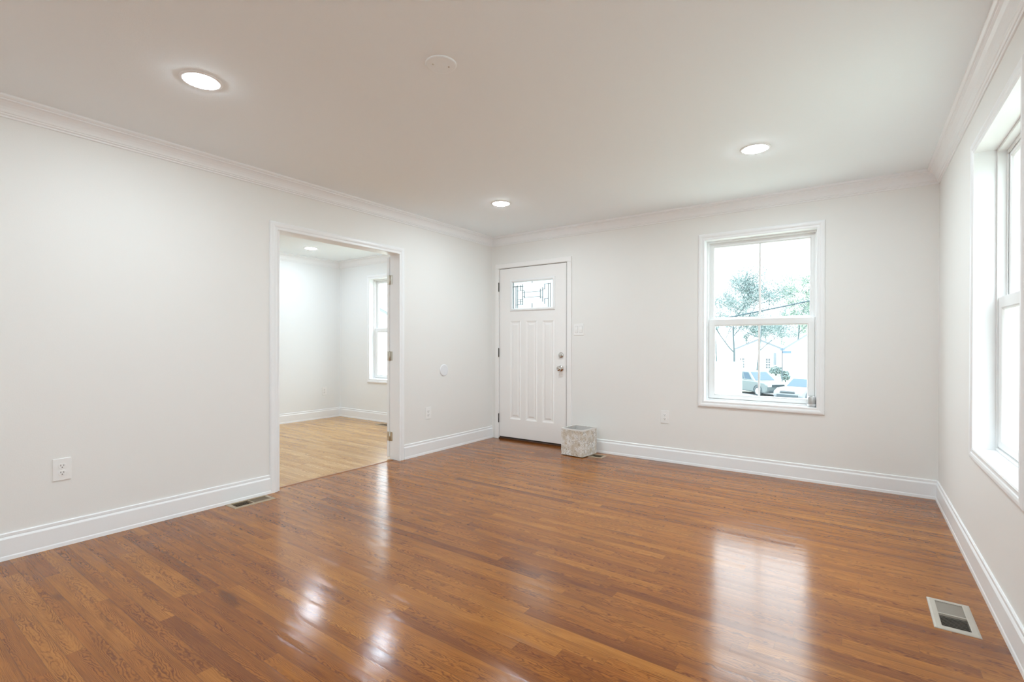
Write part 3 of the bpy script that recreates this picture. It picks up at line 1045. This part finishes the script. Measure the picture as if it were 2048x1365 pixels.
def house(name, base, yaw, wdt, dep, eave, ridge, label, wins=(), door=None, over=0.3, siding='siding'):
    """Gable end faces local -y; x across the gable. wins: (x, z, w, h)."""
    r = empty(name, base, yaw, label, 'house')
    b = bmesh.new()
    prof = [(-wdt / 2, 0), (wdt / 2, 0), (wdt / 2, eave), (0, ridge), (-wdt / 2, eave)]
    f0 = [b.verts.new((p[0], 0, p[1])) for p in prof]
    f1 = [b.verts.new((p[0], dep, p[1])) for p in prof]
    b.faces.new(f0)
    b.faces.new(f1)
    for k in range(5):
        b.faces.new((f0[k], f0[(k + 1) % 5], f1[(k + 1) % 5], f1[k]))
    build('walls', b, M[siding], r)
    b = bmesh.new()
    sl = (ridge - eave) / (wdt / 2)
    for s in (-1, 1):
        xa, za = 0.0, ridge + 0.03
        xb, zb = s * (wdt / 2 + over), eave - over * sl + 0.03
        q = [(xa, za), (xb, zb), (xb, zb + 0.16), (xa, za + 0.16)]
        A = [b.verts.new((p[0], -over, p[1])) for p in q]
        B = [b.verts.new((p[0], dep + over, p[1])) for p in q]
        b.faces.new(A)
        b.faces.new(B)
        for k in range(4):
            b.faces.new((A[k], A[(k + 1) % 4], B[(k + 1) % 4], B[k]))
    build('roof', b, M['roof'], r)
    b = bmesh.new()
    for s in (-1, 1):
        xb, zb = s * (wdt / 2 + over), eave - over * sl
        q = [(0, ridge - 0.02), (xb, zb - 0.02), (xb, zb + 0.13), (0, ridge + 0.13)]
        A = [b.verts.new((p[0], -over - 0.03, p[1])) for p in q]
        B = [b.verts.new((p[0], -over - 0.001, p[1])) for p in q]
        b.faces.new(A)
        b.faces.new(B)
        for k in range(4):
            b.faces.new((A[k], A[(k + 1) % 4], B[(k + 1) % 4], B[k]))
    build('fascia', b, M['fascia'], r)
    for (wx, wz, ww, wh) in wins:
        b = bmesh.new()
        plate(b, wx - ww / 2 - 0.08, wx + ww / 2 + 0.08, wz - wh / 2 - 0.08, wz + wh / 2 + 0.08,
              [(wx - ww / 2, wx + ww / 2, wz - wh / 2, wz + wh / 2)], -0.06, -0.001, lambda u, v, w: (u, w, v))
        for s in (-1, 1):
            box(b, (wx + s * ww / 6 - 0.025, -0.05, wz - wh / 2), (wx + s * ww / 6 + 0.025, -0.012, wz + wh / 2))
        for s in (-0.5, 0, 0.5):
            box(b, (wx - ww / 2, -0.05, wz + s * wh / 2 - 0.025 * (2 if s == 0 else 1)), (wx + ww / 2, -0.012, wz + s * wh / 2 + 0.025 * (2 if s == 0 else 1)))
        f = build('window', b, M['siding'], r)
        b = bmesh.new()
        box(b, (wx - ww / 2, -0.02, wz - wh / 2), (wx + ww / 2, -0.002, wz + wh / 2))
        build('pane', b, M['house_glass'], f)
    if door:
        wx, wz, ww, wh = door
        b = bmesh.new()
        box(b, (wx - ww / 2, -0.05, wz), (wx + ww / 2, -0.001, wz + wh))
        build('door', b, M['fascia'], r)
    return r


YAW_F = math.atan2(CR.y, CR.x)      # gable square to the line of sight
G = ground_z(60)


def onground(u, depth):
    p = at(u, CY, depth)
    return (p.x, p.y, ground_z(p.y))


def px(depth):
    return depth / F_PX


d1 = 64.0
k1 = px(d1)
kx = k1 / 1.108                     # metres along x per pixel there
zr = CAM.z + (CY - 684) * k1 - G
ze = CAM.z + (CY - 702.5) * k1 - G
zw = CAM.z + (CY - 730.5) * k1 - G
house('white_house', onground(1517, d1), 0.0, 92 * kx, 8, ze, zr, 'white gabled house behind the parked cars, left of the street sign',
      wins=[((1484 - 1517) * kx, zw, 0.50, 1.30), ((1536 - 1517) * kx, zw, 0.50, 1.30)],
      door=((1549.5 - 1517) * kx, CAM.z + (CY - 733) * k1 - G, 0.32, 24 * k1), over=0.12)
d2_ = 52.0
k2 = px(d2_)
zr = CAM.z + (CY - 668) * k2 - G
ze = CAM.z + (CY - 702.5) * k2 - G
house('white_house', onground(1625, d2_), 0.0, 112 * k2 / 1.14, 7, ze, zr, 'white gabled house at the right edge of the street window', over=0.12)
hz3 = onground(742, 34)
house('white_house', hz3, 0.85, 6.5, 8, 3.9, 5.6, 'white house glimpsed through the window of the next room', wins=[(1.6, 2.0, 0.8, 1.2)])

# street sign
sp = onground(1564.5, 47)
ss = empty('street_sign', sp, YAW_F, 'blue street name sign on a thin post between the two houses', 'street sign')
zt_ = CAM.z + (CY - 700) * px(47) - sp[2]
bm = bmesh.new()
tube(bm, [(0, 0, 0), (0, 0, zt_)], [0.05, 0.045], 8)
build('post', bm, M['post'], ss)
bm = bmesh.new()
zb_ = CAM.z + (CY - 708) * px(47) - sp[2]
box(bm, (0.05, -0.012, zb_ - 0.12), (0.88, 0.012, zb_ + 0.12))
build('sign_blade', bm, M['signblue'], ss, bevel=0.005)
bm = bmesh.new()
box(bm, (-0.012, -0.40, zt_ - 0.24), (0.012, 0.40, zt_))
build('sign_blade', bm, M['signblue'], ss, bevel=0.005)


# parked cars
def car(name, base, heading, paintm, dims, label):
    """Local +x is forward, origin on the ground under the middle."""
    L, Wd, Hh, belt, hood, kind = dims
    r = empty(name, base, heading, label, 'car')
    if kind == 'suv':
        side = [(-L / 2, .42), (-L / 2 + .02, belt), (L * .20, belt), (L * .44, hood), (L / 2 - .02, hood - .14), (L / 2, .45), (L / 2 - .12, .26), (-L / 2 + .15, .26)]
        lo = (-L / 2 + .04, L * .22)
        hi = (-L / 2 + .30, L * .03)
    else:
        side = [(-L / 2, .40), (-L / 2 + .05, belt - .02), (L * .17, belt), (L * .40, hood), (L / 2 - .05, hood - .20), (L / 2, .42), (L / 2 - .15, .22), (-L / 2 + .15, .22)]
        lo = (-L * .36, L * .20)
        hi = (-L * .20, L * .02)
    b = bmesh.new()
    for_w = Wd / 2
    A = [b.verts.new((p[0], -for_w, p[1])) for p in side]
    B = [b.verts.new((p[0], for_w, p[1])) for p in side]
    b.faces.new(A)
    b.faces.new(B)
    n = len(side)
    for k in range(n):
        b.faces.new((A[k], A[(k + 1) % n], B[(k + 1) % n], B[k]))
    build('body', b, paintm, r, bevel=0.09, seg=3)
    wb, wt = for_w - .05, for_w - .22
    b = bmesh.new()
    q0 = [(lo[0], -wb, belt - .03), (lo[1], -wb, belt - .03), (lo[1], wb, belt - .03), (lo[0], wb, belt - .03)]
    q1 = [(hi[0], -wt, Hh), (hi[1], -wt, Hh), (hi[1], wt, Hh), (hi[0], wt, Hh)]
    A = [b.verts.new(p) for p in q0]
    B = [b.verts.new(p) for p in q1]
    b.faces.new(A)
    b.faces.new(B)
    for k in range(4):
        b.faces.new((A[k], A[(k + 1) % 4], B[(k + 1) % 4], B[k]))
    build('cabin', b, paintm, r, bevel=0.06, seg=3)

    def onface(i, j, s0, s1, t0, t1, off):
        a, c = Vector(q0[i]), Vector(q0[j])
        d_, e_ = Vector(q1[i]), Vector(q1[j])
        nn = (c - a).cross(d_ - a).normalized() * off

        def P(s, t):
            return a.lerp(c, s).lerp(d_.lerp(e_, s), t) + nn
        bb = bmesh.new()
        f = [bb.verts.new(P(s, t)) for s, t in ((s0, t0), (s1, t0), (s1, t1), (s0, t1))]
        g = [bb.verts.new(v.co - nn * 2.0) for v in f]
        bb.faces.new(f)
        bb.faces.new(g)
        for k in range(4):
            bb.faces.new((f[k], f[(k + 1) % 4], g[(k + 1) % 4], g[k]))
        return bb
    build('windshield', onface(1, 2, .06, .94, .08, .90, .012), M['carglass'], r)
    build('rear_window', onface(3, 0, .08, .92, .15, .85, .012), M['carglass'], r)
    for (i, j) in ((0, 1), (2, 3)):
        for s0, s1 in ((.08, .36), (.40, .64), (.67, .92)):
            build('side_window', onface(i, j, s0, s1, .15, .86, .012), M['carglass'], r)
    rw = .36 if kind == 'suv' else .33
    for sx in (L * .30, -L * .29):
        for sy in (-1, 1):
            Mw = Matrix.Translation((sx, sy * (for_w - .11), rw)) @ Matrix.Rotation(PI / 2, 4, 'X')
            b = bmesh.new()
            lathe(b, [(0, -.13), (rw * .9, -.13), (rw, -.09), (rw, .09), (rw * .9, .13), (0, .13)], 24, Mw, cap=False)
            wl = build('wheel', b, M['tyre'], r)
            b = bmesh.new()
            lathe(b, [(0, -.145), (rw * .6, -.137), (rw * .62, .137), (0, .145)], 16, Mw, cap=False)
            build('hub', b, M['hub'], wl)
            b = bmesh.new()
            R2 = rw + .08
            pts = [(sx + R2 * math.cos(a_), sy * (for_w + .004), rw + R2 * math.sin(a_)) for a_ in [PI * k / 12 for k in range(13)]]
            tube(b, pts, [.035] * 13, 5)
            build('wheel_arch', b, M['blacktrim'], r)
    b = bmesh.new()
    box(b, (L / 2 - .03, -for_w + .25, .33), (L / 2 + .03, for_w - .25, .50))
    build('bumper_intake', b, M['blacktrim'], r, bevel=.02)
    b = bmesh.new()
    for k in range(3):
        zz = hood - .30 + k * .06
        box(b, (L / 2 - .06, -for_w + .45, zz), (L / 2 + .012, for_w - .45, zz + .03))
    build('grille', b, M['blacktrim'], r)
    for s in (-1, 1):
        b = bmesh.new()
        box(b, (L / 2 - .12, s * (for_w - .26) - .16, hood - .30), (L / 2 + .0, s * (for_w - .26) + .16, hood - .16))
        build('headlight', b, M['lamp_clear'], r, bevel=.02)
    return r


sb_ = onground(1513, 36.5)
car('parked_suv', sb_, math.atan2(-0.70, 0.713), M['suvpaint'], (4.6, 1.86, 1.72, 1.08, 1.02, 'suv'), 'grey-green SUV parked beyond the white fence in the street window')
sd_ = onground(1609, 32.5)
car('parked_sedan', sd_, math.atan2(-0.94, -0.34), M['sedanpaint'], (4.6, 1.80, 1.45, .92, .88, 'sedan'), 'silver sedan parked at the lower right of the street window')


# trees
def tree(name, base, height, seed, label, leafm, leaf_n, lean=(0, 0), spread=0.55, leaf_size=0.10, cat='tree', group=None, trunk_r=None, levels=4, stem=0.50):
    rnd = random.Random(seed)
    r = empty(name, base, 0, label, cat, group)
    b = bmesh.new()
    tips = []

    def grow(p, d, ln, rad, lev):
        n = 4
        pts, rr = [p.copy()], [rad]
        q, dd = p.copy(), d.copy()
        for k in range(n):
            dd = (dd + Vector((rnd.uniform(-1, 1), rnd.uniform(-1, 1), rnd.uniform(-.5, .9))) * (0.10 + 0.05 * lev)).normalized()
            q = q + dd * (ln / n)
            pts.append(q.copy())
            rr.append(max(rad * (1 - 0.42 * (k + 1) / n), 0.022 if lev < 4 else 0.012))
            if lev >= 2:
                tips.append(q.copy())
        tube(b, pts, rr, 6 if lev < 2 else 4)
        if lev >= levels:
            return
        nb = 4 if lev == 0 else 3
        for k in range(nb + (1 if lev == 1 else 0)):
            i = n if k < 2 else rnd.choice([2, 3])
            ang = rnd.uniform(0, 2 * PI)
            side = Vector((math.cos(ang), math.sin(ang), rnd.uniform(-.1, .5)))
            nd = (dd * (1 - spread) + side * spread * rnd.uniform(.8, 1.3)).normalized()
            grow(pts[i], nd, (height * 0.30 if lev == 0 else ln) * rnd.uniform(.55, .82), rr[i] * rnd.uniform(.55, .75), lev + 1)
    grow(Vector((0, 0, 0)), Vector((lean[0], lean[1], 1)).normalized(), height * stem, trunk_r or height * 0.0095, 0)
    build('trunk', b, M['bark'], r)
    b = bmesh.new()
    for k in range(leaf_n):
        p = rnd.choice(tips) + Vector((rnd.gauss(0, .22), rnd.gauss(0, .22), rnd.gauss(0, .18))) * (height / 9)
        a = Vector((rnd.uniform(-1, 1), rnd.uniform(-1, 1), rnd.uniform(-1, 1))).normalized()
        c = a.orthogonal().normalized() * leaf_size * rnd.uniform(.5, 1.2)
        e_ = a.cross(c).normalized() * leaf_size * rnd.uniform(.4, .8)
        b.faces.new([b.verts.new(p + c), b.verts.new(p + e_), b.verts.new(p - c), b.verts.new(p - e_)])
    build('foliage', b, leafm, r)
    return r


tree('budding_tree', onground(1468, 44), 11.8, 11, 'bare budding tree with a forked trunk in the left half of the street window', M['buds'], 8500, lean=(.02, 0), leaf_size=.07, levels=5)
tree('budding_tree', onground(1514, 58), 12.0, 5, 'spreading bare tree behind the centre bar of the street window', M['buds'], 5500, lean=(.03, 0), spread=.66, leaf_size=.08, levels=5)
tree('leafy_tree', onground(1597, 72), 14.5, 8, 'pale green leafy tree above the right-hand house in the street window', M['green'], 8000, leaf_size=.125, levels=5)
BT = [(1434, 84, 13.0, 21), (1486, 99, 13.5, 22), (1530, 116, 15.0, 23), (1560, 134, 16.0, 24), (1630, 88, 15.0, 26)]
BTL = ['hazy tree at the far left of the street window, behind the fence', 'hazy background tree just right of the forked budding tree',
       'hazy background tree just right of the centre bar, above the left white house roof',
       'hazy background tree behind the street sign', 'hazy background tree at the right edge of the street window']
for (u, dd, hh, sd), lb in zip(BT, BTL):
    tree('background_tree', onground(u, dd), hh, sd, lb, M['buds'], 6000, leaf_size=.13, group='trees behind the houses', levels=4, stem=.38)
tree('background_tree', onground(760, 62), 9.0, 31, 'hazy tree glimpsed through the window of the next room', M['buds'], 1500, leaf_size=.12, levels=3)


def shrub(base, h, w, seed, leafm, label, n=500):
    rnd = random.Random(seed)
    r = empty('shrub', base, 0, label, 'shrub')
    b = bmesh.new()
    for k in range(9):
        a = 2 * PI * k / 9
        tube(b, [(0, 0, 0), (math.cos(a) * w * .25, math.sin(a) * w * .25, h * .5), (math.cos(a) * w * .4, math.sin(a) * w * .4, h * .85)], [.03, .02, .01], 4)
    build('stems', b, M['bark'], r)
    b = bmesh.new()
    for k in range(n):
        th_, ph = rnd.uniform(0, 2 * PI), math.acos(rnd.uniform(-.3, 1))
        q = rnd.uniform(.6, 1.0)
        p = Vector((math.cos(th_) * math.sin(ph) * w / 2, math.sin(th_) * math.sin(ph) * w / 2, h * (.45 + .55 * math.cos(ph)))) * q
        a = Vector((rnd.uniform(-1, 1), rnd.uniform(-1, 1), rnd.uniform(-1, 1))).normalized()
        c = a.orthogonal().normalized() * .10
        e_ = a.cross(c).normalized() * .07
        b.faces.new([b.verts.new(p + c), b.verts.new(p + e_), b.verts.new(p - c), b.verts.new(p - e_)])
    build('foliage', b, leafm, r)
    return r


shrub(onground(1552, 58), 1.2, 1.5, 3, M['buds'], 'twiggy low shrub by the steps of the left white house')
shrub(onground(1564, 80), 4.6, 2.4, 4, M['green'], 'bright green bush in the gap between the two house roofs', 900)
shrub(onground(1571, 48), 1.2, 0.8, 6, M['buds'], 'dark evergreen shrub just right of the street sign post')


# overhead power line: two street poles with the wires strung between them
def wire_pts(pa, pb):
    a, c = at(*pa), at(*pb)
    d_ = c - a
    a, c = a - d_ * 0.9, c + d_ * 0.9
    pts = []
    for k in range(25):
        q = k / 24
        p = a.lerp(c, q)
        p.z += 0.09 - 0.10 * (1 - (2 * q - 1) ** 2)
        pts.append(p)
    return pts


wa = wire_pts((1432, 640.2, 26.0), (1621, 602, 24.0))
wb_ = wire_pts((1432, 533, 26.0), (1621, 488, 24.0))
o0 = Vector((wa[0].x, wa[0].y, ground_z(wa[0].y)))
pl = empty('power_line', o0, 0, 'overhead power line crossing the street window, one thick dark cable below one faint wire', 'power line')
for nm, pts, rad in (('cable', wa, 0.036), ('wire', wb_, 0.012)):
    bm = bmesh.new()
    tube(bm, [p - o0 for p in pts], [rad] * 25, 6)
    build(nm, bm, M['cable'], pl, smooth=True)
for k in (0, -1):
    p = wa[k] - o0
    gz = ground_z(wa[k].y) - o0.z
    top = wb_[k].z - o0.z
    bm = bmesh.new()
    tube(bm, [(p.x, p.y, gz), (p.x, p.y, top + 0.3)], [0.15, 0.11], 10)
    post = build('utility_pole', bm, M['post'], pl)
    bm = bmesh.new()
    box(bm, (p.x - 0.9, p.y - 0.06, top - 0.16), (p.x + 0.9, p.y + 0.06, top - 0.02))
    build('crossarm', bm, M['post'], post)
